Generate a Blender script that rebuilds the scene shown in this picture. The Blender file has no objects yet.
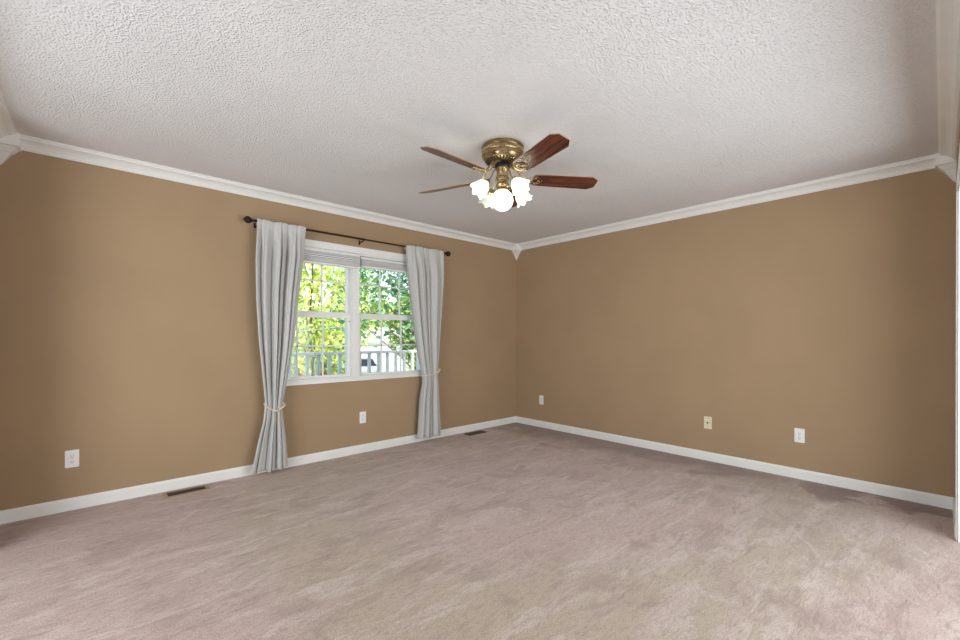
import bpy, bmesh, math, random
from mathutils import Vector, Matrix

PI = math.pi
SC = bpy.context.scene
COL = SC.collection
rnd = random.Random(7)

# ------------------------------------------------------------------ measures
N, E, S, W, H = 3.9946, 4.369, -0.066, -0.407, 2.44     # inner wall faces, ceiling
CAM_Z, YAW, FOC, ROLL = 1.17558, 0.825512, 425.98, 0.00203
CY = 337.04


def lin(r, g, b):
    f = lambda c: (c / 255) / 12.92 if c / 255 <= 0.04045 else ((c / 255 + 0.055) / 1.055) ** 2.4
    return (f(r), f(g), f(b), 1.0)


# ------------------------------------------------------------------ camera
fw = Vector((math.cos(YAW), math.sin(YAW), 0)); rt = Vector((math.sin(YAW), -math.cos(YAW), 0)); up = Vector((0, 0, 1))
cx_ = math.cos(ROLL) * rt + math.sin(ROLL) * up
cy_ = -math.sin(ROLL) * rt + math.cos(ROLL) * up
cam_d = bpy.data.cameras.new('camera'); cam = bpy.data.objects.new('camera', cam_d); COL.objects.link(cam)
m = Matrix.Identity(4)
for i in range(3):
    m[i][0] = cx_[i]; m[i][1] = cy_[i]; m[i][2] = -fw[i]
m[2][3] = CAM_Z
cam.matrix_world = m
cam_d.sensor_width = 36; cam_d.lens = FOC / 960 * 36; cam_d.shift_y = (CY - 320) / 960; cam_d.clip_start = 0.02
SC.camera = cam

# ------------------------------------------------------------------ sky, sun, fill lights, exposure
world = bpy.data.worlds.new('sky'); SC.world = world; world.use_nodes = True
wn = world.node_tree.nodes; wl = world.node_tree.links
sky = wn.new('ShaderNodeTexSky'); sky.sky_type = 'NISHITA'; sky.sun_disc = False
sky.sun_elevation = math.radians(38); sky.sun_rotation = math.radians(150); sky.air_density = 1.0; sky.dust_density = 2.0
wl.new(sky.outputs[0], wn['Background'].inputs[0]); wn['Background'].inputs[1].default_value = 0.54

sun_d = bpy.data.lights.new('sun', 'SUN'); sun_d.energy = 9.5; sun_d.angle = 0.01; sun_d.color = (1, 0.93, 0.82)
sun = bpy.data.objects.new('sun', sun_d); COL.objects.link(sun); sun.location = (6, -8, 9)
sun.rotation_euler = Vector((-0.50, 0.80, -0.62)).to_track_quat('-Z', 'Y').to_euler()


def area(name, loc, direction, sx, sy, power, color):
    d = bpy.data.lights.new(name, 'AREA'); d.shape = 'RECTANGLE'; d.size = sx; d.size_y = sy; d.energy = power; d.color = color
    o = bpy.data.objects.new(name, d); COL.objects.link(o); o.location = loc
    o.rotation_euler = Vector(direction).to_track_quat('-Z', 'Z').to_euler()
    return o


area('fill_light_west_opening', (W - 0.95, 1.8, 1.10), (1, 0.03, 0.22), 3.2, 1.9, 98, (0.90, 0.96, 1.0))  # unseen fill light, added to brighten the room from the west
area('fill_light_south_opening', (2.15, S - 0.95, 1.05), (0.0, 1, 0.28), 2.8, 1.8, 92, (0.90, 0.96, 1.0))  # second added fill, out of view behind the south opening
SC.view_settings.view_transform = 'Standard'; SC.view_settings.look = 'None'; SC.view_settings.gamma = 1
SC.view_settings.exposure = 0.0; SC.view_settings.use_curve_mapping = False
SC.cycles.max_bounces = 10; SC.cycles.diffuse_bounces = 6; SC.cycles.transparent_max_bounces = 16
SC.cycles.sample_clamp_indirect = 6.0


# ------------------------------------------------------------------ materials
class NT:
    def __init__(s, name):
        s.m = bpy.data.materials.new(name); s.m.use_nodes = True
        s.n = s.m.node_tree.nodes; s.l = s.m.node_tree.links
        s.b = s.n['Principled BSDF']; s.out = s.n['Material Output']
        s.tc = s.n.new('ShaderNodeTexCoord')

    def new(s, t, **kw):
        o = s.n.new(t)
        for k, v in kw.items():
            setattr(o, k, v)
        return o

    def link(s, a, b): s.l.new(a, b)

    def mapped(s, scale=(1, 1, 1), rot=0, coord='Object'):
        mp = s.new('ShaderNodeMapping'); mp.inputs['Scale'].default_value = scale; mp.inputs['Rotation'].default_value = (0, 0, rot)
        s.link(s.tc.outputs[coord], mp.inputs['Vector']); return mp.outputs[0]

    def noise(s, vec, scale, detail=4, rough=.5, dist=0):
        o = s.new('ShaderNodeTexNoise'); o.inputs['Scale'].default_value = scale; o.inputs['Detail'].default_value = detail
        o.inputs['Roughness'].default_value = rough; o.inputs['Distortion'].default_value = dist
        s.link(vec, o.inputs['Vector']); return o.outputs['Fac']

    def ramp(s, fac, lo, hi, a=0., b=1.):
        o = s.new('ShaderNodeMapRange'); o.inputs['From Min'].default_value = lo; o.inputs['From Max'].default_value = hi
        o.inputs['To Min'].default_value = a; o.inputs['To Max'].default_value = b; o.interpolation_type = 'SMOOTHSTEP'
        s.link(fac, o.inputs['Value']); return o.outputs[0]

    def math(s, op, a, b=None):
        o = s.new('ShaderNodeMath', operation=op)
        for k, v in ((0, a), (1, b)):
            if v is None: continue
            if isinstance(v, (int, float)): o.inputs[k].default_value = v
            else: s.link(v, o.inputs[k])
        return o.outputs[0]

    def mix(s, fac, a, b):
        o = s.new('ShaderNodeMix', data_type='RGBA')
        if isinstance(fac, (int, float)): o.inputs[0].default_value = fac
        else: s.link(fac, o.inputs[0])
        for k, v in ((6, a), (7, b)):
            if isinstance(v, tuple): o.inputs[k].default_value = v
            else: s.link(v, o.inputs[k])
        return o.outputs[2]

    def bump(s, h, strength, dist):
        o = s.new('ShaderNodeBump'); o.inputs['Strength'].default_value = strength; o.inputs['Distance'].default_value = dist
        s.link(h, o.inputs['Height']); s.link(o.outputs[0], s.b.inputs['Normal'])


def pm(name, col, rough=.5, metal=0., spec=.5, var=0., vscale=8, bump=0., bscale=60, bdist=.002):
    t = NT(name)
    t.b.inputs['Roughness'].default_value = rough; t.b.inputs['Metallic'].default_value = metal
    t.b.inputs['Specular IOR Level'].default_value = spec
    if var:
        v = t.noise(t.mapped(), vscale)
        d = tuple(c * (1 - var) for c in col[:3]) + (1,); l = tuple(min(1, c * (1 + var)) for c in col[:3]) + (1,)
        t.link(t.mix(t.ramp(v, .3, .7), d, l), t.b.inputs['Base Color'])
    else:
        t.b.inputs['Base Color'].default_value = col
    if bump:
        t.bump(t.noise(t.mapped(), bscale, 3), bump, bdist)
    return t.m


M = {}
M['wall'] = pm('tan_wall_paint', lin(166, 141, 111), .75, spec=.25, var=.03, vscale=2.2, bump=.25, bscale=180, bdist=.0015)
M['trim'] = pm('white_trim_paint', lin(233, 233, 230), .4, var=.02, vscale=5)
M['vinyl'] = pm('white_vinyl', lin(232, 231, 227), .45, var=.02, vscale=9)
M['blind'] = pm('white_blind_slats', lin(226, 226, 224), .5, var=.03, vscale=12)
M['plastic'] = pm('white_plastic', lin(236, 236, 234), .35, var=.015, vscale=20)
M['cream'] = pm('cream_plastic', lin(226, 214, 188), .4, var=.02, vscale=20)
M['slot'] = pm('dark_slot', lin(35, 33, 31), .7, var=.1)
M['steel'] = pm('nickel_screw', lin(170, 168, 160), .35, 1., var=.05)
M['bronze'] = pm('dark_bronze', lin(52, 36, 28), .38, .75, var=.2, vscale=30)
M['black'] = pm('black_rotor', lin(20, 22, 26), .35, .3, var=.1)
M['vent_frame'] = pm('tan_register_metal', lin(158, 140, 122), .5, .1, var=.08, vscale=25)
M['vent_dark'] = pm('brown_register_metal', lin(84, 67, 52), .5, .4, var=.12, vscale=25)
M['rope'] = pm('cream_rope', lin(222, 208, 182), .85, spec=.1, var=.12, vscale=120, bump=.5, bscale=220)
M['chain'] = pm('brass_chain', lin(176, 148, 92), .3, 1., var=.1)

# ceiling: sprayed popcorn relief
t = NT('popcorn_ceiling'); t.b.inputs['Roughness'].default_value = .95; t.b.inputs['Specular IOR Level'].default_value = .1
v = t.mapped()
t.link(t.mix(t.ramp(t.noise(v, 1.2, 3), .3, .7), lin(222, 221, 221), lin(227, 226, 226)), t.b.inputs['Base Color'])
vo = t.new('ShaderNodeTexVoronoi'); vo.inputs['Scale'].default_value = 85; t.link(v, vo.inputs['Vector'])
hh = t.math('ADD', t.ramp(vo.outputs['Distance'], .0, .62, 1., 0.), t.math('MULTIPLY', t.noise(v, 190, 2), .7))
t.bump(hh, 0.75, .006)
M['ceiling'] = t.m

# carpet: pink-beige cut pile with vacuum swaths
t = NT('pink_beige_carpet'); t.b.inputs['Roughness'].default_value = 1.; t.b.inputs['Specular IOR Level'].default_value = .05
t.b.inputs['Sheen Weight'].default_value = .25; t.b.inputs['Sheen Roughness'].default_value = .6
v = t.mapped()
sep = t.new('ShaderNodeSeparateXYZ'); t.link(t.tc.outputs['Object'], sep.inputs[0]); X, Y = sep.outputs[0], sep.outputs[1]
big = t.noise(v, .7, 4, .55, .8)
mid = t.noise(v, 2.6, 5, .6, .9)
sA = t.noise(t.mapped((1.1, 4.2, 1), math.radians(-38)), 1.9, 6, .65, .8)
sB = t.noise(t.mapped((1.0, 6.0, 1), math.radians(28)), 1.9, 6, .65, .5)
pile = t.noise(v, 150, 4, .75)
clump = t.noise(t.mapped((1, 2.2, 1), .5), 22, 4, .65, .6)
pink = lin(204, 180, 172); beige = lin(194, 177, 157); dark = lin(155, 128, 119); pale = lin(226, 209, 201)
dd = t.math('SQRT', t.math('ADD', t.math('POWER', t.math('SUBTRACT', X, 2.9), 2.0), t.math('POWER', t.math('SUBTRACT', Y, 2.4), 2.0)))
path = t.math('ABSOLUTE', t.math('ADD', t.math('SUBTRACT', dd, 1.85), t.math('MULTIPLY', t.math('SUBTRACT', big, .5), 1.6)))
c = t.mix(t.ramp(path, .15, .75, 1., 0.), pink, beige)
c = t.mix(t.math('MULTIPLY', t.ramp(mid, .50, .62), .4), c, dark)
c = t.mix(t.math('MULTIPLY', t.ramp(sA, .50, .62), .6), c, pale)
c = t.mix(t.math('MULTIPLY', t.ramp(sB, .51, .60), .45), c, pink)
lf = t.math('ABSOLUTE', t.math('SUBTRACT', t.noise(t.mapped((1, 1.9, 1), math.radians(35)), .9, 2, .4, .3), .5))
ln = t.math('MULTIPLY', t.ramp(lf, .0, .016, 1., 0.), t.ramp(t.noise(v, 1.7, 2), .48, .62))
c = t.mix(t.math('MULTIPLY', ln, .55), c, lin(226, 210, 202))
# darker brushed pile along the east wall, cut by light wedges left by the vacuum
zig = t.math('PINGPONG', t.math('ADD', t.math('MULTIPLY', Y, 1.0), .07), .22)
edge = t.math('ADD', t.math('ADD', X, t.math('MULTIPLY', zig, 1.1)), t.math('MULTIPLY', mid, .9))
near_s = t.ramp(Y, 1.3, .5)
edge2 = t.math('ADD', X, t.math('MULTIPLY', mid, 1.1))
eb = t.math('MAXIMUM', t.math('MULTIPLY', t.ramp(edge, 4.62, 4.74), near_s), t.math('MULTIPLY', t.ramp(edge2, 4.15, 4.75), t.math('SUBTRACT', 1.0, near_s)))
c = t.mix(t.math('MULTIPLY', eb, .85), c, lin(126, 100, 93))
sC = t.noise(t.mapped((1.2, 5, 1), math.radians(8)), 2.4, 6, .7, .8)
c = t.mix(t.math('MULTIPLY', t.ramp(sC, .53, .64), .45), c, dark)
c = t.mix(t.ramp(clump, .42, .70, 0., .5), c, lin(158, 137, 124))
c = t.mix(t.ramp(pile, .38, .64, .0, .55), c, lin(132, 112, 102))
t.link(c, t.b.inputs['Base Color'])
t.bump(t.math('ADD', t.math('MULTIPLY', pile, .6), clump), .8, .008)
M['carpet'] = t.m

# curtain linen
t = NT('light_grey_linen'); t.b.inputs['Roughness'].default_value = .8; t.b.inputs['Specular IOR Level'].default_value = .2
t.b.inputs['Sheen Weight'].default_value = .15
w1 = t.noise(t.mapped((60, 60, 900)), 1, 2); w2 = t.noise(t.mapped((900, 900, 40)), 1, 2)
wv = t.math('ADD', w1, w2)
t.link(t.mix(t.ramp(wv, .75, 1.25), lin(186, 186, 183), lin(200, 200, 197)), t.b.inputs['Base Color'])
t.bump(wv, .15, .001)
M['linen'] = t.m

# antique brass
t = NT('antique_brass'); t.b.inputs['Metallic'].default_value = 1.
nz = t.noise(t.mapped((1, 1, 3)), 14, 4)
t.link(t.mix(t.ramp(nz, .3, .7), lin(140, 120, 84), lin(200, 180, 140)), t.b.inputs['Base Color'])
t.link(t.ramp(nz, .3, .7, .38, .22), t.b.inputs['Roughness'])
M['brass'] = t.m

# walnut blades
t = NT('dark_walnut_veneer'); t.b.inputs['Roughness'].default_value = .24
gr = t.noise(t.mapped((2.0, 38, 10)), 2.0, 5, .6, .8)
t.link(t.mix(t.ramp(gr, .32, .68), lin(52, 24, 16), lin(108, 58, 38)), t.b.inputs['Base Color'])
M['walnut'] = t.m
M['blade_edge'] = pm('pale_blade_edge', lin(170, 132, 92), .5, var=.1, vscale=20)

# frosted glass shades
def frosted(name, emit):
    t = NT(name)
    t.b.inputs['Base Color'].default_value = lin(238, 240, 230); t.b.inputs['Roughness'].default_value = .25
    nz = t.noise(t.mapped(), 40, 2)
    tr = t.new('ShaderNodeBsdfTranslucent'); tr.inputs[0].default_value = lin(244, 243, 232)
    mx = t.new('ShaderNodeMixShader'); t.link(t.ramp(nz, .3, .7, .35, .5), mx.inputs[0])
    t.link(t.b.outputs[0], mx.inputs[1]); t.link(tr.outputs[0], mx.inputs[2])
    t.link(mx.outputs[0], t.out.inputs[0])
    if emit:
        t.b.inputs['Emission Color'].default_value = (1, .96, .88, 1); t.b.inputs['Emission Strength'].default_value = emit
    return t.m


M['shade_lit'] = frosted('lit_frosted_glass', 1.5)
M['shade_off'] = frosted('unlit_frosted_glass', 0)
t = NT('glowing_bulb'); t.b.inputs['Base Color'].default_value = (.9, .9, .85, 1)
t.b.inputs['Emission Color'].default_value = (1, .94, .84, 1); t.b.inputs['Emission Strength'].default_value = 62
M['bulb'] = t.m
t = NT('glowing_globe'); t.b.inputs['Base Color'].default_value = (.9, .9, .87, 1)
t.b.inputs['Emission Color'].default_value = (1, .96, .9, 1); t.b.inputs['Emission Strength'].default_value = 6.0
M['globe'] = t.m

# window glass: thin pane
t = NT('window_glass')
tr = t.new('ShaderNodeBsdfTransparent'); tr.inputs[0].default_value = (.97, .985, .98, 1)
gl = t.new('ShaderNodeBsdfGlossy'); gl.inputs['Roughness'].default_value = .02
fr = t.new('ShaderNodeFresnel'); fr.inputs[0].default_value = 1.45
mx = t.new('ShaderNodeMixShader'); t.link(t.math('MULTIPLY', fr.outputs[0], .6), mx.inputs[0]); t.link(tr.outputs[0], mx.inputs[1]); t.link(gl.outputs[0], mx.inputs[2])
t.link(mx.outputs[0], t.out.inputs[0])
M['glass'] = t.m


def leafmat(name, a, b, c3):
    t = NT(name)
    g = t.new('ShaderNodeNewGeometry')
    r = t.new('ShaderNodeValToRGB'); e = r.color_ramp.elements
    e[0].color = a; e[0].position = 0; e[1].color = c3; e[1].position = 1; k = e.new(.5); k.color = b
    t.link(g.outputs['Random Per Island'], r.inputs[0])
    t.link(r.outputs[0], t.b.inputs['Base Color']); t.b.inputs['Roughness'].default_value = .5
    tr = t.new('ShaderNodeBsdfTranslucent'); t.link(r.outputs[0], tr.inputs[0])
    mx = t.new('ShaderNodeMixShader'); mx.inputs[0].default_value = .4
    t.link(t.b.outputs[0], mx.inputs[1]); t.link(tr.outputs[0], mx.inputs[2]); t.link(mx.outputs[0], t.out.inputs[0])
    return t.m


M['leaf_yellow'] = leafmat('yellow_green_leaves', lin(140, 178, 80), lin(200, 212, 110), lin(240, 230, 150))
M['leaf_green'] = leafmat('green_leaves', lin(85, 130, 70), lin(140, 175, 95), lin(195, 205, 125))
M['leaf_blue'] = leafmat('cool_green_leaves', lin(75, 120, 95), lin(115, 158, 122), lin(180, 200, 130))
M['leaf_rust'] = leafmat('rust_leaves', lin(170, 120, 70), lin(205, 160, 105), lin(190, 185, 100))
M['bark'] = pm('grey_bark', lin(98, 84, 70), .9, var=.25, vscale=14, bump=.6, bscale=30, bdist=.02)
M['grass'] = pm('lawn_grass', lin(120, 150, 72), .95, spec=.1, var=.3, vscale=1.3, bump=.5, bscale=30, bdist=.03)
M['concrete'] = pm('pale_concrete', lin(214, 210, 204), .9, spec=.2, var=.06, vscale=1.5)
M['porch_paint'] = pm('white_porch_paint', lin(222, 228, 232), .55, var=.04, vscale=6)
M['deck'] = pm('grey_deck_boards', lin(150, 150, 148), .8, var=.15, vscale=5)
M['siding'] = pm('white_siding', lin(232, 230, 226), .7, var=.03, vscale=2)
M['shingle'] = pm('pale_grey_shingles', lin(190, 186, 182), .9, var=.12, vscale=6)
M['car_paint'] = pm('silver_car_paint', lin(150, 156, 164), .3, .6, var=.03)
M['car_glass'] = pm('dark_car_glass', lin(30, 34, 38), .1, var=.1)
M['tyre'] = pm('black_rubber', lin(28, 28, 28), .8, var=.1)
M['wire'] = pm('power_cable', lin(190, 200, 205), .6, var=.1)
M['exterior'] = pm('exterior_siding', lin(205, 205, 200), .8, var=.05)


# ------------------------------------------------------------------ mesh helpers
def obj(name, bm, mat, parent=None, smooth=False, mods=None):
    me = bpy.data.meshes.new(name)
    bmesh.ops.recalc_face_normals(bm, faces=bm.faces[:])
    bm.to_mesh(me); bm.free()
    for mm in (mat if isinstance(mat, (list, tuple)) else [mat]):
        me.materials.append(M[mm])
    if smooth:
        for p in me.polygons: p.use_smooth = True
        me.set_sharp_from_angle(angle=math.radians(38))
    o = bpy.data.objects.new(name, me); COL.objects.link(o)
    if parent is not None: o.parent = parent
    return o


def struct(name, bm, mat, parent=None, smooth=False):
    o = obj(name, bm, mat, parent, smooth)
    if parent is None: o['kind'] = 'structure'
    return o


def tag(o, label, cat, group=None):
    o['label'] = label; o['category'] = cat
    if group: o['group'] = group
    return o


def thing(name, label, cat, loc=(0, 0, 0), rz=0, group=None):
    o = bpy.data.objects.new(name, None); COL.objects.link(o); o.location = loc; o.rotation_euler = (0, 0, rz)
    o.empty_display_size = .1
    return tag(o, label, cat, group)


def dup(root, loc, rz, label=None, group=None):
    r = root.copy(); COL.objects.link(r); r.location = loc; r.rotation_euler = (0, 0, rz)
    if label: r['label'] = label
    if group: r['group'] = group
    for ch in list(root.children):
        k = ch.copy(); COL.objects.link(k); k.parent = r
        for g in list(ch.children):
            d = g.copy(); COL.objects.link(d); d.parent = k
    return r


def box(bm, x0, x1, y0, y1, z0, z1, bev=0, mi=0):
    vs = [bm.verts.new((x, y, z)) for z in (z0, z1) for y in (y0, y1) for x in (x0, x1)]
    fs = [bm.faces.new([vs[i] for i in q]) for q in ((0, 2, 3, 1), (4, 5, 7, 6), (0, 1, 5, 4), (2, 6, 7, 3), (0, 4, 6, 2), (1, 3, 7, 5))]
    for f in fs: f.material_index = mi
    if bev:
        es = list({e for f in fs for e in f.edges})
        r = bmesh.ops.bevel(bm, geom=es, offset=bev, segments=2, affect='EDGES')
        for f in r['faces']: f.material_index = mi
    return vs


def bx(*a, bev=0):
    bm = bmesh.new(); box(bm, *a, bev=bev); return bm


def lathe(bm, prof, seg=32, cx=0, cy=0, mat=None, mi=0):
    rings = []
    mat = mat or Matrix.Identity(4)
    for r, z in prof:
        if r < 1e-6: rings.append([bm.verts.new(mat @ Vector((cx, cy, z)))])
        else: rings.append([bm.verts.new(mat @ Vector((cx + r * math.cos(2 * PI * i / seg), cy + r * math.sin(2 * PI * i / seg), z))) for i in range(seg)])
    for a, b in zip(rings, rings[1:]):
        for i in range(seg):
            j = (i + 1) % seg
            if len(a) == 1 and len(b) == 1: continue
            if len(a) == 1: f = [a[0], b[i], b[j]]
            elif len(b) == 1: f = [a[i], a[j], b[0]]
            else: f = [a[i], a[j], b[j], b[i]]
            bm.faces.new(f).material_index = mi


def tube(bm, pts, r, seg=8, closed=False):
    pts = [Vector(p) for p in pts]; n = len(pts)
    rr = r if isinstance(r, (list, tuple)) else [r] * n
    nrm = None; rings = []
    for i, p in enumerate(pts):
        a = pts[(i - 1) % n] if (closed or i > 0) else p
        b = pts[(i + 1) % n] if (closed or i < n - 1) else p
        tg = (b - a).normalized()
        if nrm is None:
            nrm = tg.cross(Vector((0, 0, 1)))
            if nrm.length < 1e-3: nrm = tg.cross(Vector((1, 0, 0)))
            nrm.normalize()
        else:
            nrm = (nrm - tg * nrm.dot(tg)).normalized()
        bn = tg.cross(nrm)
        rings.append([bm.verts.new(p + rr[i] * (math.cos(2 * PI * k / seg) * nrm + math.sin(2 * PI * k / seg) * bn)) for k in range(seg)])
    pairs = list(zip(rings, rings[1:])) + ([(rings[-1], rings[0])] if closed else [])
    for a, b in pairs:
        for k in range(seg):
            bm.faces.new([a[k], a[(k + 1) % seg], b[(k + 1) % seg], b[k]])
    if not closed:
        bm.faces.new(rings[0]); bm.faces.new(rings[-1])


def prism(bm, poly, axis, a, b):
    """poly in the plane across the axis, run from a to b"""
    def pt(u, v, w): return (w, u, v) if axis == 'x' else (u, w, v) if axis == 'y' else (u, v, w)
    A = [bm.verts.new(pt(u, v, a)) for u, v in poly]; B = [bm.verts.new(pt(u, v, b)) for u, v in poly]
    n = len(poly)
    for i in range(n): bm.faces.new([A[i], A[(i + 1) % n], B[(i + 1) % n], B[i]])
    bm.faces.new(A[::-1]); bm.faces.new(B)


def interp(tab, z):
    if z >= tab[0][0]: return tab[0][1]
    for (z0, v0), (z1, v1) in zip(tab, tab[1:]):
        if z >= z1:
            k = (z0 - z) / (z0 - z1); return v0 + (v1 - v0) * k
    return tab[-1][1]


def sm(tab, z, w=.05):
    return (interp(tab, z - w) + interp(tab, z) * 2 + interp(tab, z + w)) / 4


# ------------------------------------------------------------------ room shell
T = .16
AW, AS = W - 2.4, S - 2.6                                # far walls of the added, unseen outer shell
struct('floor', bx(AW - T, E + T, AS - T, N + T, -.12, 0), 'carpet')
struct('ceiling', bx(AW - T, E + .3, AS - T, N + .45, H, H + .15), 'ceiling')
bm = bmesh.new(); box(bm, AW - T, AW, AS - T, N + T, 0, H); box(bm, AW, W - T, N, N + T, 0, H); box(bm, AW, E + T, AS - T, AS, 0, H); box(bm, E, E + T, AS, S - T, 0, H)
struct('wall_sun_block', bm, 'wall')  # unseen walls, added to keep sun from entering the openings
WX0, WX1, WZ0, WZ1 = 1.142, 2.835, .764, 2.010         # window opening
bm = bmesh.new()
box(bm, W - T, WX0, N, N + T, 0, H); box(bm, WX1, E + T, N, N + T, 0, H)
box(bm, WX0, WX1, N, N + T, 0, WZ0); box(bm, WX0, WX1, N, N + T, WZ1, H)
struct('wall_north', bm, 'wall')
struct('wall_east', bx(E, E + T, S - T, N, 0, H), 'wall')
DX0, DX1, DZ = 0.85, 3.70, 2.03  # south opening, widened out of view to let the fill light in
bm = bmesh.new()
box(bm, W - T, DX0, S - T, S, 0, H); box(bm, DX1, E, S - T, S, 0, H); box(bm, DX0, DX1, S - T, S, DZ, H)
struct('wall_south', bm, 'wall')
OY0, OY1, OZ = .10, 3.45, 2.29  # unseen west opening, made up to let the fill light in
bm = bmesh.new()
box(bm, W - T, W, S, OY0, 0, H); box(bm, W - T, W, OY1, N, 0, H); box(bm, W - T, W, OY0, OY1, OZ, H)
struct('wall_west', bm, 'wall')

# baseboards
BP = [(0, 0), (.013, 0), (.013, .066), (.010, .076), (.005, .0823), (0, .0823)]
def base(name, axis, wall, sgn, a, b):
    bm = bmesh.new(); prism(bm, [(wall + sgn * u, v) for u, v in BP], axis, a, b); return struct(name, bm, 'trim')
base('baseboard_north', 'x', N, -1, W, E)
base('baseboard_east', 'y', E, -1, S, N)
bm = bmesh.new()
prism(bm, [(S + u, v) for u, v in BP], 'x', W, DX0 - .06); prism(bm, [(S + u, v) for u, v in BP], 'x', DX1 + .06, E)
struct('baseboard_south', bm, 'trim')
bm = bmesh.new()
prism(bm, [(W + u, v) for u, v in BP], 'y', S, OY0 - .06); prism(bm, [(W + u, v) for u, v in BP], 'y', OY1 + .06, N)
struct('baseboard_west', bm, 'trim')

# crown moulding, profile (distance from wall, drop below ceiling)
CP = [(0, 0), (.083, 0), (.083, .010), (.074, .013), (.072, .022), (.064, .025), (.050, .031), (.036, .041), (.026, .052), (.022, .058), (.018, .059), (.017, .066), (.012, .069), (.011, .0755), (0, .0755)]
BL = .098
def crown(name, axis, wall, sgn, a, b):
    bm = bmesh.new(); prism(bm, [(wall + sgn * u, H - v) for u, v in CP], axis, a, b); return struct(name, bm, 'trim')
crown('trim_1', 'x', N, -1, W + BL, E - BL)
crown('trim_2', 'y', E, -1, S + BL, N - BL)
crown('trim_3', 'x', S, 1, W + BL, E - BL)
crown('trim_4', 'y', W, 1, S + BL, N - BL)
# inside-corner blocks: square block, small step, taper to a point in the corner
def block(name, cx, cy, sx, sy):
    bm = bmesh.new()
    def ring(b, z): return [bm.verts.new(q) for q in ((cx, cy, z), (cx + sx * b, cy, z), (cx + sx * b, cy + sy * b, z), (cx, cy + sy * b, z))]
    rs = [ring(b, H - d) for b, d in ((BL, 0), (BL, .083), (BL - .012, .086), (BL - .016, .093), (BL - .034, .115), (BL - .04, .118), (BL - .06, .150), (BL - .082, .185), (.002, .200))]
    for a, b in zip(rs, rs[1:]):
        for i in range(4): bm.faces.new([a[i], a[(i + 1) % 4], b[(i + 1) % 4], b[i]])
    bm.faces.new(rs[0]); bm.faces.new(rs[-1])
    return struct(name, bm, 'trim')
block('trim_5', E, N, -1, -1); block('trim_6', W, N, 1, -1); block('trim_7', E, S, -1, 1); block('trim_8', W, S, 1, 1)

# casing of the south and west openings, which were shaped to admit fill light
bm = bmesh.new(); j = .012
box(bm, DX0, DX0 + j, S - T, S, 0, DZ); box(bm, DX1 - j, DX1, S - T, S, 0, DZ); box(bm, DX0 + j, DX1 - j, S - T, S, DZ - j, DZ)
box(bm, W - T, W, OY0, OY0 + j, 0, OZ); box(bm, W - T, W, OY1 - j, OY1, 0, OZ); box(bm, W - T, W, OY0 + j, OY1 - j, OZ - j, OZ)
struct('trim_10', bm, 'trim')
d1 = bpy.data.objects.new('door_1', None); COL.objects.link(d1); d1['kind'] = 'structure'; d1.location = (DX0, S, 0)
def at_parent(o, par):
    o.parent = par; o.matrix_parent_inverse = par.matrix_world.inverted() if False else Matrix.Translation(-Vector(par.location)); return o
bm = bmesh.new()
for a, b in ((DX0 - .06, DX0), (DX1, DX1 + .06)): box(bm, a, b, S, S + .0095, 0, DZ, bev=.003)
box(bm, DX0 - .06, DX1 + .06, S, S + .0095, DZ, DZ + .06, bev=.003)
at_parent(obj('door_casing', bm, 'trim'), d1)
bm = bmesh.new()
for a, b in ((OY0 - .06, OY0), (OY1, OY1 + .06)): box(bm, W, W + .017, a, b, 0, OZ, bev=.003)
box(bm, W, W + .017, OY0 - .06, OY1 + .06, OZ, OZ + .06, bev=.003)
struct('trim_9', bm, 'trim')

# ------------------------------------------------------------------ window
win = bpy.data.objects.new('window_1', None); COL.objects.link(win); win['kind'] = 'structure'; win.location = (1.98, N, WZ0)
def wpart(name, bm, mat, par=None, smooth=False):
    o = obj(name, bm, mat, smooth=smooth)
    if par is None: at_parent(o, win)
    else: o.parent = par
    return o
bm = bmesh.new(); c_ = .012
box(bm, WX0 - c_, WX1 + c_, N - .016, N, WZ1, WZ1 + .068, bev=.004)
box(bm, WX0 - c_, WX1 + c_, N - .016, N, WZ0 - .031, WZ0, bev=.004)
box(bm, WX0 - c_, WX0, N - .016, N, WZ0, WZ1, bev=.004); box(bm, WX1, WX1 + c_, N - .016, N, WZ0, WZ1, bev=.004)
wpart('window_casing', bm, 'trim')
FY0, FY1 = N + .035, N + .115
MX0, MX1 = 1.940, 2.030
bm = bmesh.new()
g = .014
box(bm, WX0, WX1, N, N + T, WZ0, WZ0 + g); box(bm, WX0, WX1, N, N + T, WZ1 - g, WZ1)
box(bm, WX0, WX0 + g, N, N + T, WZ0 + g, WZ1 - g); box(bm, WX1 - g, WX1, N, N + T, WZ0 + g, WZ1 - g)
wpart('window_frame', bm, 'vinyl')
bm = bmesh.new(); box(bm, MX0 + .010, MX1 - .008, N - .010, N + T, WZ0 + g, WZ1 - g, bev=.004); box(bm, MX0 + .006, MX1, N + .02, N + T, WZ0 + g, WZ1 - g)
wpart('mullion', bm, 'vinyl')
ZM = 1.389
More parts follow.
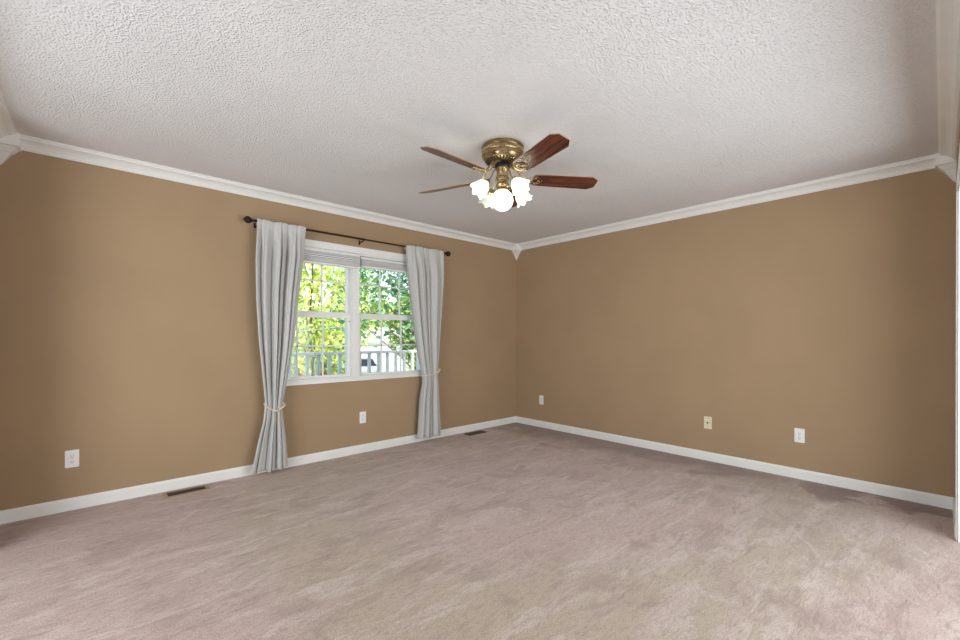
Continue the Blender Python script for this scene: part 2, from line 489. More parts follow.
def sash(x0, x1, z0, z1, y0, st, r0, r1, zmun):
    bm = bmesh.new(); d = .030
    box(bm, x0, x0 + st, y0, y0 + d, z0, z1, bev=.003); box(bm, x1 - st, x1, y0, y0 + d, z0, z1, bev=.003)
    box(bm, x0 + st, x1 - st, y0, y0 + d, z0, z0 + r0, bev=.003); box(bm, x0 + st, x1 - st, y0, y0 + d, z1 - r1, z1, bev=.003)
    s = wpart('window_sash', bm, 'vinyl')
    bm = bmesh.new(); mw = .0065; xa, xb, za, zb = x0 + st, x1 - st, z0 + r0, z1 - r1
    for k in (1, 2):
        x = xa + (xb - xa) * k / 3; box(bm, x - mw, x + mw, y0 + .008, y0 + .022, za, zb)
    z = zmun; box(bm, xa, xb, y0 + .008, y0 + .022, z - mw, z + mw)
    m_ = obj('muntin', bm, 'vinyl', s)
    g_ = obj('window_pane', bx(xa - .005, xb + .005, y0 + .013, y0 + .017, za - .005, zb + .005), 'glass', s)
    return s
for x0, x1 in ((WX0 + g, MX0 + .006), (MX1, WX1 - g)):
    sash(x0, x1, WZ0 + g, ZM + .022, N + .040, .030, .024, .052, 1.087)
    sash(x0, x1, ZM - .022, WZ1 - g, N + .072, .030, .052, .026, 1.716)
    xc = (x0 + x1) / 2
    wpart('sash_lock', bx(xc - .03, xc + .03, N + .045, N + .07, ZM + .022, ZM + .034, bev=.004), 'vinyl')
# tilt latch seen on the mullion side
wpart('tilt_latch', bx(MX0 - .020, MX0 + .004, N + .030, N + .041, ZM - .065, ZM - .058), 'steel')

# ------------------------------------------------------------------ raised blinds
def blind(label, x0, x1, y, ztop, zbot, cord):
    t = thing('window_blind', label, 'blind', ((x0 + x1) / 2, y, zbot), 0, 'raised window blinds')
    hw = (x1 - x0) / 2; hz = ztop - zbot
    obj('headrail', bx(-hw, hw, -.018, .018, hz - .026, hz, bev=.003), 'blind', t)
    bm = bmesh.new(); n = 11; z = .022
    dz = (hz - .029 - .022) / n
    for i in range(n):
        zz = .023 + i * dz; j = rnd.uniform(-.004, .004); sl = rnd.uniform(-.0018, .0018)
        vs = box(bm, -hw + .006, hw - .006, -.0225 + j, .0225 + j, zz, zz + dz * .55)
        for q in vs: q.co.z += sl * (q.co.y / .02)
    obj('slat_stack', bm, 'blind', t)
    obj('bottom_rail', bx(-hw + .005, hw - .005, -.02, .02, 0, .020, bev=.003), 'blind', t)
    bm = bmesh.new(); tube(bm, [(cord, -.026, hz - .02), (cord, -.027, hz - .3), (cord + .002, -.026, hz - .72)], .0022, 6)
    k = obj('tilt_wand', bm, 'vinyl', t, smooth=True)
    for s in (-.6, 0, .6):
        bm = bmesh.new(); tube(bm, [(s * hw, -.0275, hz - .02), (s * hw, -.0285, hz * .5), (s * hw, -.024, .004)], .0013, 5); obj('ladder_cord', bm, 'vinyl', t)
    return t
blind('white blind pulled up over the left sash, lapping onto the mullion', WX0 + .004, 2.012, N - .027, WZ1 - .010, 1.855, -.33)
blind('white blind pulled up inside the right half of the window', 2.036, WX1 - g - .004, N + .0085, WZ1 - g - .008, 1.880, -.295)

# ------------------------------------------------------------------ curtain rod
RY, RZ = N - .09, 2.146
rod = thing('curtain_rod', 'dark bronze curtain rod above the window with ball finials', 'curtain rod', (1.99, N, RZ))
lx = lambda x: x - 1.99
bm = bmesh.new()
tube(bm, [(lx(1.03), -.09, 0), (lx(2.035), -.09, 0)], .0095, 14); obj('outer_rod', bm, 'bronze', rod, True)
bm = bmesh.new()
tube(bm, [(lx(2.0), -.09, 0), (lx(3.04), -.09, 0)], .0075, 14); obj('inner_rod', bm, 'bronze', rod, True)
FP = [(0, 0), (.0085, 0), (.0085, .006), (.013, .010), (.013, .014), (.008, .019), (.007, .026), (.012, .032), (.012, .036), (.009, .040), (.017, .045), (.026, .055), (.030, .067), (.0285, .080), (.021, .091), (.010, .097), (.006, .100), (.0065, .104), (0, .107)]
for x, s in ((1.050, -1), (3.025, 1)):
    bm = bmesh.new(); lathe(bm, FP, 24, mat=Matrix.Translation((lx(x), -.09, 0)) @ Matrix.Rotation(s * PI / 2, 4, 'Y'))
    obj('finial', bm, 'bronze', rod, True)
for x in (1.056, 2.022, 3.020):
    bm = bmesh.new()
    box(bm, lx(x) - .008, lx(x) + .008, -.005, 0, -.040, .004, bev=.002)
    tube(bm, [(lx(x), -.003, -.018), (lx(x), -.05, -.020), (lx(x), -.085, -.018), (lx(x), -.102, -.011), (lx(x), -.103, .002)], .0052, 10)
    tube(bm, [(lx(x), -.085, -.016), (lx(x), -.0865, -.010), (lx(x), -.088, -.0095)], .005, 8)
    obj('rod_bracket', bm, 'bronze', rod, True)

# ------------------------------------------------------------------ curtains
def curtain(label, Lt, Rt, ztie, slope, folds, seed, zbot):
    r = random.Random(seed)
    xc = (Lt[0][1] + Rt[0][1]) / 2
    t = thing('curtain', label, 'curtain', (xc, N, 0), 0, 'curtains at the window')
    ph = [r.uniform(0, 6.28) for _ in range(6)]
    nu = 150; ztop = RZ + .015
    zs = [ztop - (ztop - zbot) * i / 130 for i in range(131)]
    def warp(u): return u + .045 * math.sin(2 * PI * u * 1.3 + ph[0]) + .022 * math.sin(2 * PI * u * 2.9 + ph[1])
    def sh(x): return 2 * abs(math.sin(x * .5)) ** .62 - 1
    def fold(u, z):
        w = warp(u)
        k = .62 * sh(2 * PI * folds * w + ph[2] + .35 * math.sin(1.3 * z + ph[4])) + .13 * math.sin(2 * PI * (folds * 1.9) * w + ph[3] + .5 * z) * min(1, max(.0, (z - .2)))
        k += .30 * math.sin(2 * PI * (folds * .45) * w + ph[5])
        return k
    def pt(u, z):
        zt = ztie + slope * (u - .5)
        L, R = sm(Lt, z) - .006, sm(Rt, z) - .010
        x = L + (R - L) * u
        near = math.exp(-((z - zt) / .13) ** 2)
        top = min(1, max(0, (ztop - z - .055) / .22))
        flare = max(0, 1 - z / .55)
        A = .011 + .040 * top - .010 * flare - .024 * near
        bow = math.sin(PI * u) * (.018 * near + .010 * flare)
        d = .105 + A * fold(u, z) + bow - .012 * (1 - math.sin(PI * u) ** .5) * top
        if z > RZ - .06:                                # rod pocket hugs the rod
            q = min(1, (z - (RZ - .06)) / .045)
            d = d * (1 - q) + (.1035 + .007 * (fold(u, z) + .9)) * q
            if z > RZ + .006: d -= .004 * (z - RZ - .006) / .009
        z2 = z
        if z > RZ + .005: z2 += .005 * fold(u, z) * (z - RZ - .005) / .01
        if z < .3: z2 += .010 * math.sin(2 * PI * folds * .5 * u + ph[1]) * (1 - z / .3)
        x += .006 * math.cos(2 * PI * folds * warp(u) + ph[2]) * top
        return Vector((x - xc, -d, z2))
    bm = bmesh.new()
    rows = []
    for z in (RZ - .030, RZ - .012, RZ, RZ + .008, RZ + .014):        # back of the pocket
        rows.append([bm.verts.new(Vector((pt(i / nu, z).x, -.0765 - .002 * math.sin(i * .7) - (.010 if z > RZ + .01 else 0), z))) for i in range(nu + 1)])
    for z in zs:
        rows.append([bm.verts.new(pt(i / nu, z)) for i in range(nu + 1)])
    for a, b in zip(rows, rows[1:]):
        for i in range(nu): bm.faces.new([a[i], a[i + 1], b[i + 1], b[i]])
    o = obj('curtain_panel', bm, 'linen', t, True)
    mo = o.modifiers.new('cloth', 'SOLIDIFY'); mo.thickness = .0016; mo.offset = 0
    bm = bmesh.new()                                                 # stitched bottom hem
    for dz in (.055,):
        tube(bm, [pt(i / nu, zbot + dz) + Vector((0, -.0013, 0)) for i in range(nu + 1)], .0011, 5)
    obj('hem_stitch', bm, 'linen', t, True)
    return t, pt, xc

Lt1 = [(2.2, 1.052), (2.1, 1.050), (1.82, 1.036), (1.48, 1.042), (1.147, 1.062), (.807, 1.096), (.592, 1.120), (.45, 1.100), (.342, 1.070), (.05, 1.012), (0, 1.008)]
Rt1 = [(2.2, 1.463), (2.15, 1.457), (1.85, 1.436), (1.595, 1.402), (1.414, 1.384), (1.10, 1.350), (.793, 1.297), (.576, 1.258), (.50, 1.262), (.265, 1.290), (0, 1.309)]
Lt2 = [(2.2, 2.510), (2.15, 2.514), (1.79, 2.552), (1.468, 2.592), (1.142, 2.645), (.865, 2.702), (.745, 2.735), (.66, 2.735), (.478, 2.704), (.15, 2.682), (0, 2.668)]
Rt2 = [(2.2, 3.024), (1.835, 3.026), (1.486, 3.000), (1.141, 2.974), (.797, 2.955), (.70, 2.955), (.452, 2.968), (.069, 2.996), (0, 3.0)]
c1, pt1, xc1 = curtain('light grey linen curtain left of the window, tied low', Lt1, Rt1, .575, -.03, 5.4, 3, .036)
c2, pt2, xc2 = curtain('light grey linen curtain right of the window, tied at sill height', Lt2, Rt2, .755, .05, 4.7, 11, .058)

def tieback(label, xa, xb, xc, zL, zM, zR, hookx, hookz, front):
    t = thing('curtain_tieback', label, 'tieback', (xc, N, zM), 0, 'rope curtain tiebacks')
    xa -= .007; xb -= .007; hookx -= .006
    pts = []; n = 40
    for i in range(n + 1):                       # front run, drooping over the cloth
        u = i / n; x = xa + (xb - xa) * u
        z = (zL * (1 - u) + zR * u) + (zM - (zL + zR) / 2) * math.sin(PI * u)
        pts.append((x - xc, -(front(u) + .010), z - zM))
    for i in range(1, 10):                       # back along the wall
        u = i / 10; a = math.sin(PI * u)
        pts.append((xb + (xa - xb) * u - xc, -.058 + .022 * a, (zR * (1 - u) + zL * u) - zM))
    bm = bmesh.new(); tube(bm, pts, .0075, 8, closed=True)
    # twisted strand on top
    tw = []
    P = [Vector(p) for p in pts]; m_ = len(P)
    for i in range(m_ * 8):
        f = i / 8; a = P[int(f) % m_]; b = P[(int(f) + 1) % m_]; p = a.lerp(b, f - int(f))
        ang = i * .9; tw.append(p + Vector((0, math.cos(ang), math.sin(ang))) * .0045)
    tube(bm, tw, .0036, 6, closed=True)
    obj('rope', bm, 'rope', t, True)
    bm = bmesh.new(); hx, hz = hookx - xc, hookz - zM
    lathe(bm, [(0, 0), (.011, 0), (.011, .003), (.004, .006), (.004, .052), (.009, .055), (.009, .060), (0, .062)], 16, mat=Matrix.Translation((hx, 0, hz)) @ Matrix.Rotation(PI / 2, 4, 'X'))
    obj('wall_peg', bm, 'cream', t, True)
    return t
def front_of(pt, ztab):
    def f(u):
        z = ztab(u); return max(-pt(q, z + dz).y for q in [min(1, max(0, u + k * .02)) for k in (-2, -1, 0, 1, 2)] for dz in (-.01, 0, .01))
    return f
tieback('cream rope tieback around the left curtain', 1.108, 1.272, xc1, .602, .545, .585, 1.278, .588, front_of(pt1, lambda u: .595 - .045 * math.sin(PI * u)))
tieback('cream rope tieback around the right curtain', 2.728, 2.972, xc2, .742, .762, .806, 2.985, .808, front_of(pt2, lambda u: .742 + .064 * u))

# ------------------------------------------------------------------ wall plates
def plate_base(t, mat, w=.0705, h=.1175):
    bm = bmesh.new(); box(bm, -w / 2, w / 2, -.0055, 0, -h / 2, h / 2, bev=.0025); obj('cover_plate', bm, mat, t)
def outlet(label, x, y, z, rz):
    t = thing('wall_outlet', label, 'outlet', (x, y, z), rz, 'duplex wall outlets'); plate_base(t, 'plastic')
    for s in (1, -1):
        bm = bmesh.new()
        poly = [(.0165 * math.cos(a) if abs(math.cos(a)) < .99 else .0165 * math.cos(a), max(-.0125, min(.0125, .0165 * math.sin(a)))) for a in [2 * PI * i / 28 for i in range(28)]]
        A = [bm.verts.new((u, -.0055, v + s * .0195)) for u, v in poly]; B = [bm.verts.new((u, -.0078, v + s * .0195)) for u, v in poly]
        for i in range(28): bm.faces.new([A[i], A[(i + 1) % 28], B[(i + 1) % 28], B[i]])
        bm.faces.new(B)
        r_ = obj('receptacle', bm, 'plastic', t)
        bm = bmesh.new(); z0 = s * .0195
        box(bm, -.0075, -.0052, -.0085, -.0077, z0 - .003, z0 + .0055); box(bm, .0052, .0075, -.0085, -.0077, z0 - .002, z0 + .0055)
        lathe(bm, [(0, 0), (.0026, 0), (.0026, .0008), (0, .0008)], 12, mat=Matrix.Translation((0, -.0077, z0 - .0075)) @ Matrix.Rotation(PI / 2, 4, 'X'))
        obj('slot', bm, 'slot', r_)
    bm = bmesh.new(); lathe(bm, [(0, .0012), (.002, .0009), (.0032, 0)], 14, mat=Matrix.Translation((0, -.0056, 0)) @ Matrix.Rotation(PI / 2, 4, 'X'))
    obj('screw', bm, 'steel', t)
    return t
outlet('white duplex outlet on the window wall left of the curtains', -.0725, N, .346, 0)
outlet('white duplex outlet on the wall under the window', 2.064, N, .356, 0)
outlet('white outlet on the bare wall nearest the far corner', E, 3.547, .355, -PI / 2)
outlet('white outlet on the bare wall right of the cream cable plate', E, .802, .360, -PI / 2)
t = thing('cable_plate', 'cream cable jack plate on the bare wall', 'wall plate', (E, 1.515, .361), -PI / 2); plate_base(t, 'cream')
bm = bmesh.new(); lathe(bm, [(.008, 0), (.008, .003), (.0048, .003), (.0048, .011), (.0015, .011), (.0015, .006), (0, .006)], 6, mat=Matrix.Translation((0, -.0055, 0)) @ Matrix.Rotation(PI / 2, 4, 'X')); obj('coax_jack', bm, 'slot', t)
for s in (1, -1):
    bm = bmesh.new(); lathe(bm, [(0, .0012), (.002, .0009), (.0032, 0)], 14, mat=Matrix.Translation((0, -.0055, s * .042)) @ Matrix.Rotation(PI / 2, 4, 'X')); obj('screw', bm, 'steel', t)

# ------------------------------------------------------------------ floor registers
def register(label, x0, x1, y0, y1, fm):
    cx, cy = (x0 + x1) / 2, (y0 + y1) / 2; hx, hy = (x1 - x0) / 2, (y1 - y0) / 2
    t = thing('floor_register', label, 'floor vent', (cx, cy, 0), 0, 'floor registers')
    bm = bmesh.new(); fxw, fyw = .022, .030
    prof_o = [(-hx, -hy), (hx, -hy), (hx, hy), (-hx, hy)]
    def rr(b, z): return [bm.verts.new((math.copysign(hx - b * 1.0, sx), math.copysign(hy - b, sy), z)) for sx, sy in ((-1, -1), (1, -1), (1, 1), (-1, 1))]
    rs = [rr(0, .0), rr(.001, .003), rr(.007, .009), rr(.022, .010)]
    inn = [bm.verts.new((sx * (hx - .026), sy * (hy - .034), .009)) for sx, sy in ((-1, -1), (1, -1), (1, 1), (-1, 1))]
    low = [bm.verts.new((sx * (hx - .026), sy * (hy - .034), .001)) for sx, sy in ((-1, -1), (1, -1), (1, 1), (-1, 1))]
    rs += [inn, low]
    for a, b in zip(rs, rs[1:]):
        for i in range(4): bm.faces.new([a[i], a[(i + 1) % 4], b[(i + 1) % 4], b[i]])
    obj('register_frame', bm, fm, t)
    obj('duct_shadow_box', bx(-hx + .026, hx - .026, -hy + .034, hy - .034, .0005, .0015), 'slot', t)
    bm = bmesh.new(); n = 18
    for i in range(n):
        x = -hx + .032 + (2 * hx - .064) * i / (n - 1)
        vs = box(bm, x - .0016, x + .0016, -hy + .034, hy - .034, .0018, .0088)
        for q in vs:
            if q.co.z > .005: q.co.x += .003
    box(bm, -hx + .026, hx - .026, -.0025, .0025, .004, .0092)
    obj('louver_grille', bm, 'vent_dark', t)
    obj('damper_lever', bx(hx - .020, hx - .012, -.012, .006, .009, .016, bev=.002), fm, t)
    return t
register('tan metal floor register by the baseboard left of the curtains', .412, .702, 3.790, 3.944, 'vent_frame')
register('dark brown floor register near the far corner', 3.350, 3.632, 3.805, 3.922, 'vent_dark')

# ------------------------------------------------------------------ ceiling fan
FX, FY = 2.030, 1.982
fan = thing('ceiling_fan', 'brass ceiling fan with five walnut blades and frosted flower lights', 'ceiling fan', (FX, FY, H))
def fp(name, bm, mat, par=None, smooth=True): return obj(name, bm, mat, fan if par is None else par, smooth)
bm = bmesh.new()
lathe(bm, [(0, 0), (.132, 0), (.138, -.003), (.141, -.009), (.141, -.016), (.136, -.020), (.134, -.024), (.137, -.028), (.139, -.034), (.137, -.052), (.134, -.056), (.136, -.060), (.139, -.064), (.139, -.070), (.134, -.075), (.130, -.079), (.128, -.083), (.120, -.096), (.118, -.098), (.072, -.112), (.070, -.112), (0, -.112)], 64)
fp('motor_housing', bm, 'brass')
bm = bmesh.new()                                   # slots cut round the sloping underside
for i in range(30):
    a = 2 * PI * i / 30; R = Matrix.Rotation(a, 4, 'Z')
    q = [(.082, -.0048, -.1106), (.082, .0048, -.1106), (.112, .0062, -.1013), (.112, -.0062, -.1013)]
    top = [bm.verts.new(R @ Vector(p)) for p in q]; bot = [bm.verts.new(R @ (Vector(p) + Vector((0, 0, .006)))) for p in q]
    bm.faces.new(top)
    for k in range(4): bm.faces.new([top[k], top[(k + 1) % 4], bot[(k + 1) % 4], bot[k]])
fp('vent_slots', bm, 'slot', smooth=False)
bm = bmesh.new()                                   # embossed band
for i in range(20):
    a = 2 * PI * i / 20
    for dz, k in ((-.040, 0), (-.046, .5)):
        b = a + k * 2 * PI / 20
        lathe(bm, [(0, -.0035), (.0045, -.002), (.0055, 0)], 8, mat=Matrix.Translation((.1375 * math.cos(b), .1375 * math.sin(b), dz)) @ Matrix.Rotation(b, 4, 'Z') @ Matrix.Rotation(-PI / 2, 4, 'Y'))
fp('embossed_band', bm, 'brass')
bm = bmesh.new(); lathe(bm, [(0, -.110), (.050, -.110), (.050, -.136), (.046, -.142), (0, -.142)], 40); fp('rotor_hub', bm, 'black')
bm = bmesh.new()
lathe(bm, [(0, -.138), (.040, -.138), (.044, -.143), (.044, -.150), (.040, -.155), (.038, -.200), (.042, -.205), (.045, -.210), (.045, -.220), (.040, -.226), (.036, -.230), (.036, -.240), (.041, -.246), (.044, -.252), (.044, -.262), (.038, -.270), (.030, -.276), (0, -.276)], 40)
fp('switch_housing', bm, 'brass')
# blades
ZB = -.209; PITCH = math.radians(-15)
PHI = math.radians(38.1)
def blade_bm():
    bm = bmesh.new(); th = .0055
    out = [(.205, -.046), (.222, -.056), (.30, -.0605), (.610, -.067), (.655, -.036), (.655, .036), (.610, .067), (.30, .0605), (.222, .056), (.205, .046)]
    A = [bm.verts.new((x, y, 0)) for x, y in out]; B = [bm.verts.new((x, y, th)) for x, y in out]; n = len(out)
    bm.faces.new(A[::-1]); bm.faces.new(B)
    for i in range(n):
        f = bm.faces.new([A[i], A[(i + 1) % n], B[(i + 1) % n], B[i]]); f.material_index = 1
    return bm
def iron_bm():
    bm = bmesh.new()
    # leaf-shaped plate below the blade root and an arm up to the rotor
    out = [(.175, -.012), (.195, -.030), (.215, -.042), (.232, -.040), (.246, -.026), (.262, -.020), (.270, 0), (.262, .020), (.246, .026), (.232, .040), (.215, .042), (.195, .030), (.175, .012)]
    tube(bm, [(x, y, -.003) for x, y in out], .0034, 8, closed=True)
    for s in (-1, 1): tube(bm, [(.180, s * .008, -.003), (.205, s * .010, -.003), (.222, s * .026, -.003), (.236, s * .018, -.003), (.244, 0, -.003)], .003, 8)
    for s in (-1, 1):
        tube(bm, [(.058, s * .010, .094), (.085, s * .011, .090), (.112, s * .014, .060), (.138, s * .016, .020), (.160, s * .014, .001), (.185, s * .016, -.003)], [.005, .005, .0045, .0045, .0045, .004], 10)
    tube(bm, [(.185, -.024, -.003), (.178, 0, -.001), (.185, .024, -.003)], .005, 8)
    for x, y in ((.222, -.026), (.222, .026), (.250, 0)):
        lathe(bm, [(0, -.0085), (.004, -.008), (.0058, -.005)], 12, cx=x, cy=y)
    return bm
blade0 = None
for k in range(5):
    a = PHI + k * 2 * PI / 5
    if blade0 is None:
        blade0 = fp('fan_blade', blade_bm(), ['walnut', 'blade_edge'], smooth=False); iron0 = fp('blade_iron', iron_bm(), 'brass', blade0); b = blade0
    else:
        b = blade0.copy(); COL.objects.link(b); b.parent = fan
        ir = iron0.copy(); COL.objects.link(ir); ir.parent = b
    b.matrix_local = Matrix.Translation((0, 0, ZB)) @ Matrix.Rotation(a, 4, 'Z') @ Matrix.Rotation(PITCH, 4, 'X')
# light kit: four flower shades on arms, globe in the middle
def shade_bm(seed):
    r = random.Random(seed); bm = bmesh.new(); seg = 48
    prof = [(.021, 0), (.024, -.010), (.033, -.022), (.046, -.038), (.054, -.056), (.055, -.072), (.055, -.086), (.062, -.100), (.073, -.110)]
    rings = []
    for j, (rad, z) in enumerate(prof):
        k = max(0, (j - 3) / (len(prof) - 4)); ring = []
        for i in range(seg):
            th = 2 * PI * i / seg
            w = 1 + .09 * k * math.cos(6 * th) + .02 * math.cos(12 * th + 1)
            ring.append(bm.verts.new((rad * w * math.cos(th), rad * w * math.sin(th), z + .009 * k * k * math.cos(6 * th + PI))))
        rings.append(ring)
    for a, b in zip(rings, rings[1:]):
        for i in range(seg): bm.faces.new([a[i], a[(i + 1) % seg], b[(i + 1) % seg], b[i]])
    return bm
# positions of shade centres (right, away) -> lit?
SH = [((-.150, -.102), True), ((.102, -.152), True), ((.150, .098), True), ((-.098, .152), False)]
rx = Vector((math.sin(YAW), -math.cos(YAW), 0)); fx = Vector((math.cos(YAW), math.sin(YAW), 0))
for k, ((a, b), lit) in enumerate(SH):
    d = (rx * a + fx * b); R = d.length; d.normalize()
    tilt = math.radians(45)                         # axis below horizontal
    ax = d * math.cos(tilt) - Vector((0, 0, 1)) * math.sin(tilt)
    neck = d * .128 + Vector((0, 0, -.262))
    q = (-ax).to_track_quat('Z', 'Y').to_matrix().to_4x4()
    bm = bmesh.new()
    tube(bm, [d * .036 + Vector((0, 0, -.150)), d * .052 + Vector((0, 0, -.156)), d * .075 + Vector((0, 0, -.180)), d * .090 + Vector((0, 0, -.214)), d * .103 + Vector((0, 0, -.236)), neck - ax * .012], [.0045, .004, .004, .004, .0045, .005], 10)
    arm = fp('light_arm', bm, 'brass')
    bm = bmesh.new(); lathe(bm, [(0, .022), (.012, .020), (.020, .010), (.026, .002), (.029, -.004), (.029, -.012), (.025, -.014), (.0, -.006)], 28, mat=Matrix.Translation(neck) @ q)
    fp('shade_holder', bm, 'brass', arm)
    s = shade_bm(k); s.transform(Matrix.Translation(neck + ax * .004) @ q @ Matrix.Scale(.80, 4))
    so = fp('glass_shade', s, 'shade_lit' if lit else 'shade_off')
    so.modifiers.new('glass', 'SOLIDIFY').thickness = .003
    if not lit: so['label'] = 'unlit grey-white frosted flower shade'
    bm = bmesh.new(); lathe(bm, [(0, -.074), (.012, -.071), (.019, -.062), (.021, -.052), (.017, -.038), (.011, -.026), (.011, -.008), (0, -.008)], 20, mat=Matrix.Translation(neck) @ q)
    fp('light_bulb', bm, 'bulb' if lit else 'shade_off', so)
bm = bmesh.new(); lathe(bm, [(0, -.270), (.030, -.272), (.037, -.277), (.041, -.286), (.041, -.292), (.036, -.296), (0, -.290)], 32); fp('globe_holder', bm, 'brass')
bm = bmesh.new(); GR = .070; lathe(bm, [(0 if i in (0, 24) else GR * math.sin(PI * i / 24), -.355 + GR * math.cos(PI * i / 24)) for i in range(25)], 40); fp('glass_globe', bm, 'globe')

# ------------------------------------------------------------------ outside
def pos(px, d):                                     # ground position at forward depth d under photo column px
    lat = (px - 480) / FOC * d; v = fx * d + rx * lat; return v.x, v.y
def ground_z(y):
    return -1.05 if y < 6 else max(-1.9, -1.05 - (y - 6) * .07)
bm = bmesh.new(); ys = [N + T, 6, 10, 14, 18.2, 30, 90]
rows = [[bm.verts.new((x, y, ground_z(y))) for x in (-40, 0, 20, 50, 120)] for y in ys]
for a, b in zip(rows, rows[1:]):
    for i in range(4): bm.faces.new([a[i], a[i + 1], b[i + 1], b[i]])
struct('ground', bm, 'grass')
struct('porch_deck', bx(-1.5, 6.5, N + T + .002, 5.75, -.32, -.15), 'deck')
# railing
RYY = 5.579
rail = thing('porch_railing', 'white porch railing outside the window', 'railing', (2.6, RYY, -.15))
rl = lambda x: x - 2.6
zt = .972 + .15
obj('top_rail', bx(rl(-.9), rl(5.6), -.045, .045, zt - .038, zt, bev=.006), 'porch_paint', rail)
obj('bottom_rail', bx(rl(-.9), rl(5.6), -.020, .020, .72, .79, bev=.004), 'porch_paint', rail)
b0 = None; x = 2.10 - .147 * 20
while x < 5.55:
    if b0 is None: b0 = b = obj('baluster', bx(-.019, .019, -.019, .019, .79, zt - .038), 'porch_paint', rail)
    else:
        b = b0.copy(); COL.objects.link(b); b.parent = rail
    b.location = (rl(x), 0, 0); x += .147
for x in (-.95, 5.65):
    obj('post', bx(rl(x) - .045, rl(x) + .045, -.045, .045, 0, zt + .1), 'porch_paint', rail)
obj('post', bx(rl(1.855) - .05, rl(1.855) + .035, -.040, .040, .0, zt - .038), 'porch_paint', rail)

def tree(name, label, cat, x, y, hgt, blobs, nleaf, ls, mat, seed, trunk=.11, group='trees outside the window'):
    r = random.Random(seed); zb = ground_z(y)
    t = thing(name, label, cat, (x, y, zb), 0, group)
    bm = bmesh.new()
    tube(bm, [(0, 0, -.1), (.04, .02, hgt * .3), (-.03, .03, hgt * .6), (.02, 0, hgt * .92)], [trunk, trunk * .8, trunk * .55, trunk * .15], 9)
    for bx_, by_, bz_, br_, bh_ in blobs:
        for _ in range(3):
            e = Vector((bx_ + r.uniform(-.6, .6) * br_, by_ + r.uniform(-.6, .6) * br_, bz_ + r.uniform(-.4, .5) * bh_))
            s0 = Vector((0, 0, max(hgt * .18, min(hgt * .8, e.z - r.uniform(.2, .35) * hgt))))
            mdl = s0.lerp(e, .5) + Vector((r.uniform(-.15, .15), r.uniform(-.15, .15), .12))
            tube(bm, [s0, mdl, e], [trunk * .35, trunk * .22, trunk * .07], 6)
    obj('trunk', bm, 'bark', t, True)
    me = bpy.data.meshes.new('foliage'); vs = []; fs = []
    wt = [b[3] * b[3] * b[4] for b in blobs]
    for _ in range(nleaf):
        b = r.choices(blobs, wt)[0]
        v = Vector((r.gauss(0, 1), r.gauss(0, 1), r.gauss(0, 1))).normalized() * (r.random() ** .45)
        c = Vector((b[0] + v.x * b[3], b[1] + v.y * b[3], b[2] + v.z * b[4]))
        s = ls * r.uniform(.6, 1.3)
        n_ = Vector((r.gauss(0, 1), r.gauss(0, 1), r.gauss(0, 1) + .4)).normalized()
        u_ = n_.orthogonal().normalized(); u_.rotate(Matrix.Rotation(r.uniform(0, 6.28), 3, n_)); w_ = n_.cross(u_)
        i = len(vs)
        vs += [c - u_ * s, c + w_ * s * .5 - n_ * s * .12, c + u_ * s, c - w_ * s * .5 - n_ * s * .12]; fs.append((i, i + 1, i + 2, i + 3))
    me.from_pydata([tuple(q) for q in vs], [], fs); me.materials.append(M[mat])
    o = bpy.data.objects.new('foliage', me); COL.objects.link(o); o.parent = t
    return t
def T_(px, d, *a, **k):
    x, y = pos(px, d); return x, y
# left window: yellow-green trees
x, y = pos(312, 10.5)
tree('yellow_tree', 'yellow-green leafy tree just beyond the railing on the left', 'tree', x, y, 5.2, [(-.5, .1, 3.2, 1.0, 1.1), (.5, .1, 3.5, 1.0, 1.0), (0, 0, 4.5, 1.2, .9), (.3, -.2, 2.4, .8, .6), (-.7, 0, 2.3, .8, .6)], 2000, .085, 'leaf_yellow', 21, trunk=.05)
x, y = pos(266, 14.5)
tree('yellow_tree', 'yellow tree behind the left curtain edge, farther out', 'tree', x, y, 5.6, [(0, 0, 3.2, 1.5, 1.5), (.3, 0, 4.7, 1.3, 1.1), (.6, 0, 1.8, 1.0, .8)], 2600, .10, 'leaf_yellow', 22, trunk=.05)
x, y = pos(352, 17.5)
tree('green_tree', 'green tree filling the middle of the window', 'tree', x, y, 6.4, [(-.4, 0, 3.3, 1.3, 1.2), (.5, .2, 4.2, 1.3, 1.3), (0, 0, 5.4, 1.2, .9), (-.7, 0, 2.2, .9, .7)], 3200, .10, 'leaf_green', 23, trunk=.10)
# right window: overhanging bough, cooler green
x, y = pos(436, 9.0)
tree('shade_tree', 'cool green shade tree with boughs hanging over the right sash', 'tree', x, y, 5.0, [(-.9, .2, 3.5, .9, .8), (.1, .1, 3.7, 1.0, 1.0), (-1.55, .1, 2.65, .48, .55), (-.35, 0, 2.5, .6, .5), (-1.25, 0, 4.4, .9, .6)], 1900, .08, 'leaf_blue', 24, trunk=.08)
x, y = pos(414, 20)
tree('green_tree', 'broad green tree down the lawn behind the right curtain', 'tree', x, y, 5.6, [(0, 0, 3.4, 1.4, 1.5), (.6, 0, 2.4, 1.2, 1.0), (.4, .2, 4.6, 1.2, 1.0)], 3800, .12, 'leaf_green', 25)
x, y = pos(384, 62)
tree('far_tree', 'pale green tree standing behind the garage roof', 'tree', x, y, 9.5, [(0, 0, 6.0, 2.8, 2.4), (2.2, 0, 5.2, 2.4, 2.2), (-2.4, .4, 4.6, 2.2, 1.9)], 5000, .26, 'leaf_yellow', 26, trunk=.25)
x, y = pos(300, 60)
tree('far_tree', 'distant green tree seen low through the left sash', 'tree', x, y, 9.0, [(0, 0, 5.2, 3.6, 2.6), (2.6, .4, 4.4, 2.4, 2.0), (-2.8, 0, 4.2, 2.6, 2.2), (0, 0, 2.6, 3.4, 1.6)], 6500, .26, 'leaf_green', 27, trunk=.25)
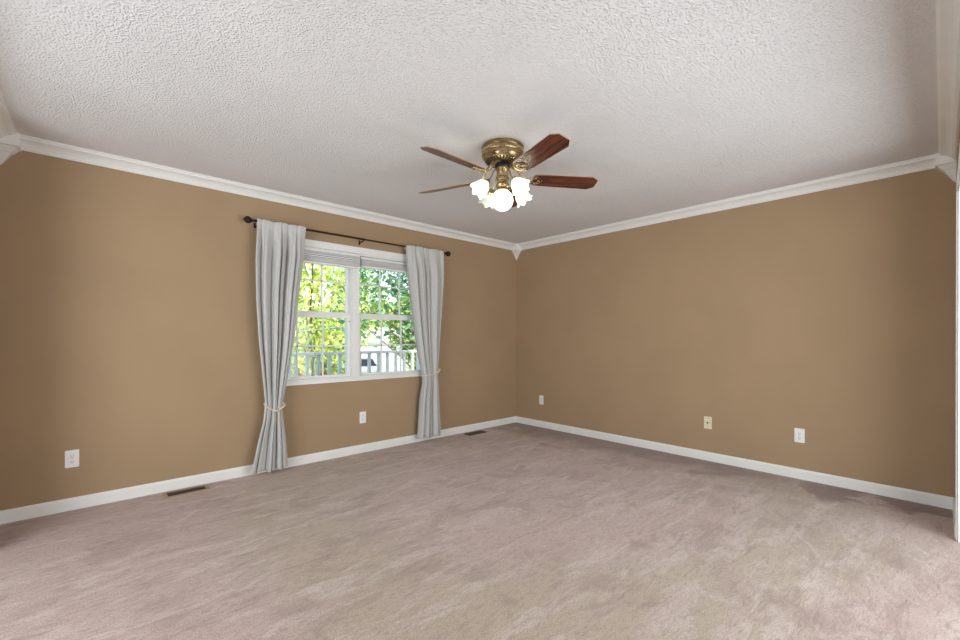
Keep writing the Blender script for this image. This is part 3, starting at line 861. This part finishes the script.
# low rust and green shrubs beyond the railing on the left
for k, (px, d, mt, lb) in enumerate(((292, 20, 'leaf_rust', 'rust-leaved shrub low behind the railing at far left'), (326, 21, 'leaf_rust', 'rust-leaved shrub low behind the railing near the mullion'), (306, 25, 'leaf_green', 'low green shrub between the rust-leaved ones'))):
    x, y = pos(px, d)
    tree('garden_shrub', lb, 'shrub', x, y, 2.3, [(-.2, 0, .9, .55, .7), (.25, .1, 1.3, .55, .8), (0, 0, 2.6, .75, .7)], 2300, .07, mt, 31 + k, trunk=.03, group='shrubs beyond the railing')
# garage across the lawn
gx, gy = pos(372, 44); gr = thing('garage_building', 'white garage with pale roof across the lawn', 'building', (gx, gy, -1.9), YAW - PI / 2)
obj('wall', bx(-4.2, 4.2, -.0, 6, 0, 2.55), 'siding', gr)
bm = bmesh.new(); prism(bm, [(-.4, 2.5), (3, 4.0), (6.4, 2.5), (6.4, 2.62), (3, 4.14), (-.4, 2.62)], 'x', -4.6, 4.6); obj('roof', bm, 'shingle', gr)
bm = bmesh.new(); prism(bm, [(0, 2.5), (6, 2.5), (3, 3.9)], 'x', -4.2, 4.2); obj('gable', bm, 'siding', gr)
for x0, x1 in ((-3.6, -1.0), (.6, 3.2)):
    bm = bmesh.new(); box(bm, x0, x1, -.05, 0, 0, 2.1)
    for i in range(1, 4): box(bm, x0, x1, -.06, -.045, 2.1 * i / 4 - .015, 2.1 * i / 4 + .015)
    obj('garage_door', bm, 'siding', gr)
# driveway
bm = bmesh.new(); a = [pos(395, 24), pos(440, 24), pos(405, 43.5), pos(362, 43.5)]
A = [bm.verts.new((x, y, -1.895)) for x, y in a]; B = [bm.verts.new((x, y, -1.93)) for x, y in a]
bm.faces.new(A); bm.faces.new(B[::-1])
for i in range(4): bm.faces.new([A[i], B[i], B[(i + 1) % 4], A[(i + 1) % 4]])
struct('driveway_path', bm, 'concrete')
# parked car
kx, ky = pos(361, 33); car = thing('parked_car', 'silver car parked beyond the railing, in front of the garage', 'car', (kx, ky, -1.895), YAW + math.radians(28))
bm = bmesh.new(); prism(bm, [(-2.2, .25), (2.2, .25), (2.25, .55), (2.1, .78), (1.0, .92), (-1.5, .95), (-2.2, .88), (-2.28, .55)], 'y', -.85, .85)
bmesh.ops.bevel(bm, geom=bm.edges[:], offset=.05, segments=2, affect='EDGES'); obj('body', bm, 'car_paint', car, True)
bm = bmesh.new(); lo = [(-1.75, -.78, .93), (1.05, -.78, .93), (1.05, .78, .93), (-1.75, .78, .93)]; hi = [(-1.25, -.6, 1.40), (.25, -.6, 1.40), (.25, .6, 1.40), (-1.25, .6, 1.40)]
A = [bm.verts.new(q) for q in lo]; B = [bm.verts.new(q) for q in hi]
for i in range(4): bm.faces.new([A[i], A[(i + 1) % 4], B[(i + 1) % 4], B[i]])
bm.faces.new(B); bm.faces.new(A[::-1]); obj('window', bm, 'car_glass', car)
obj('roof', bx(-1.28, .28, -.62, .62, 1.39, 1.45, bev=.02), 'car_paint', car)
for x in (-1.4, 1.4):
    for y in (-.8, .8):
        bm = bmesh.new(); lathe(bm, [(0, -.1), (.2, -.1), (.31, -.09), (.33, -.05), (.33, .05), (.31, .09), (.2, .1), (0, .1)], 24, mat=Matrix.Translation((x, y, .33)) @ Matrix.Rotation(PI / 2, 4, 'X')); obj('wheel', bm, 'tyre', car, True)
# overhead line
a = Vector((*pos(250, 7.6), 1.21)); b = Vector((*pos(362, 7.8), 1.42))
bm = bmesh.new(); tube(bm, [a.lerp(b, i / 12) - Vector((0, 0, .10 * math.sin(PI * i / 12) * .3)) for i in range(13)], .006, 6)
tag(obj('utility_wire', bm, 'wire', smooth=True), 'thin pale cable strung outside across the left window', 'cable')
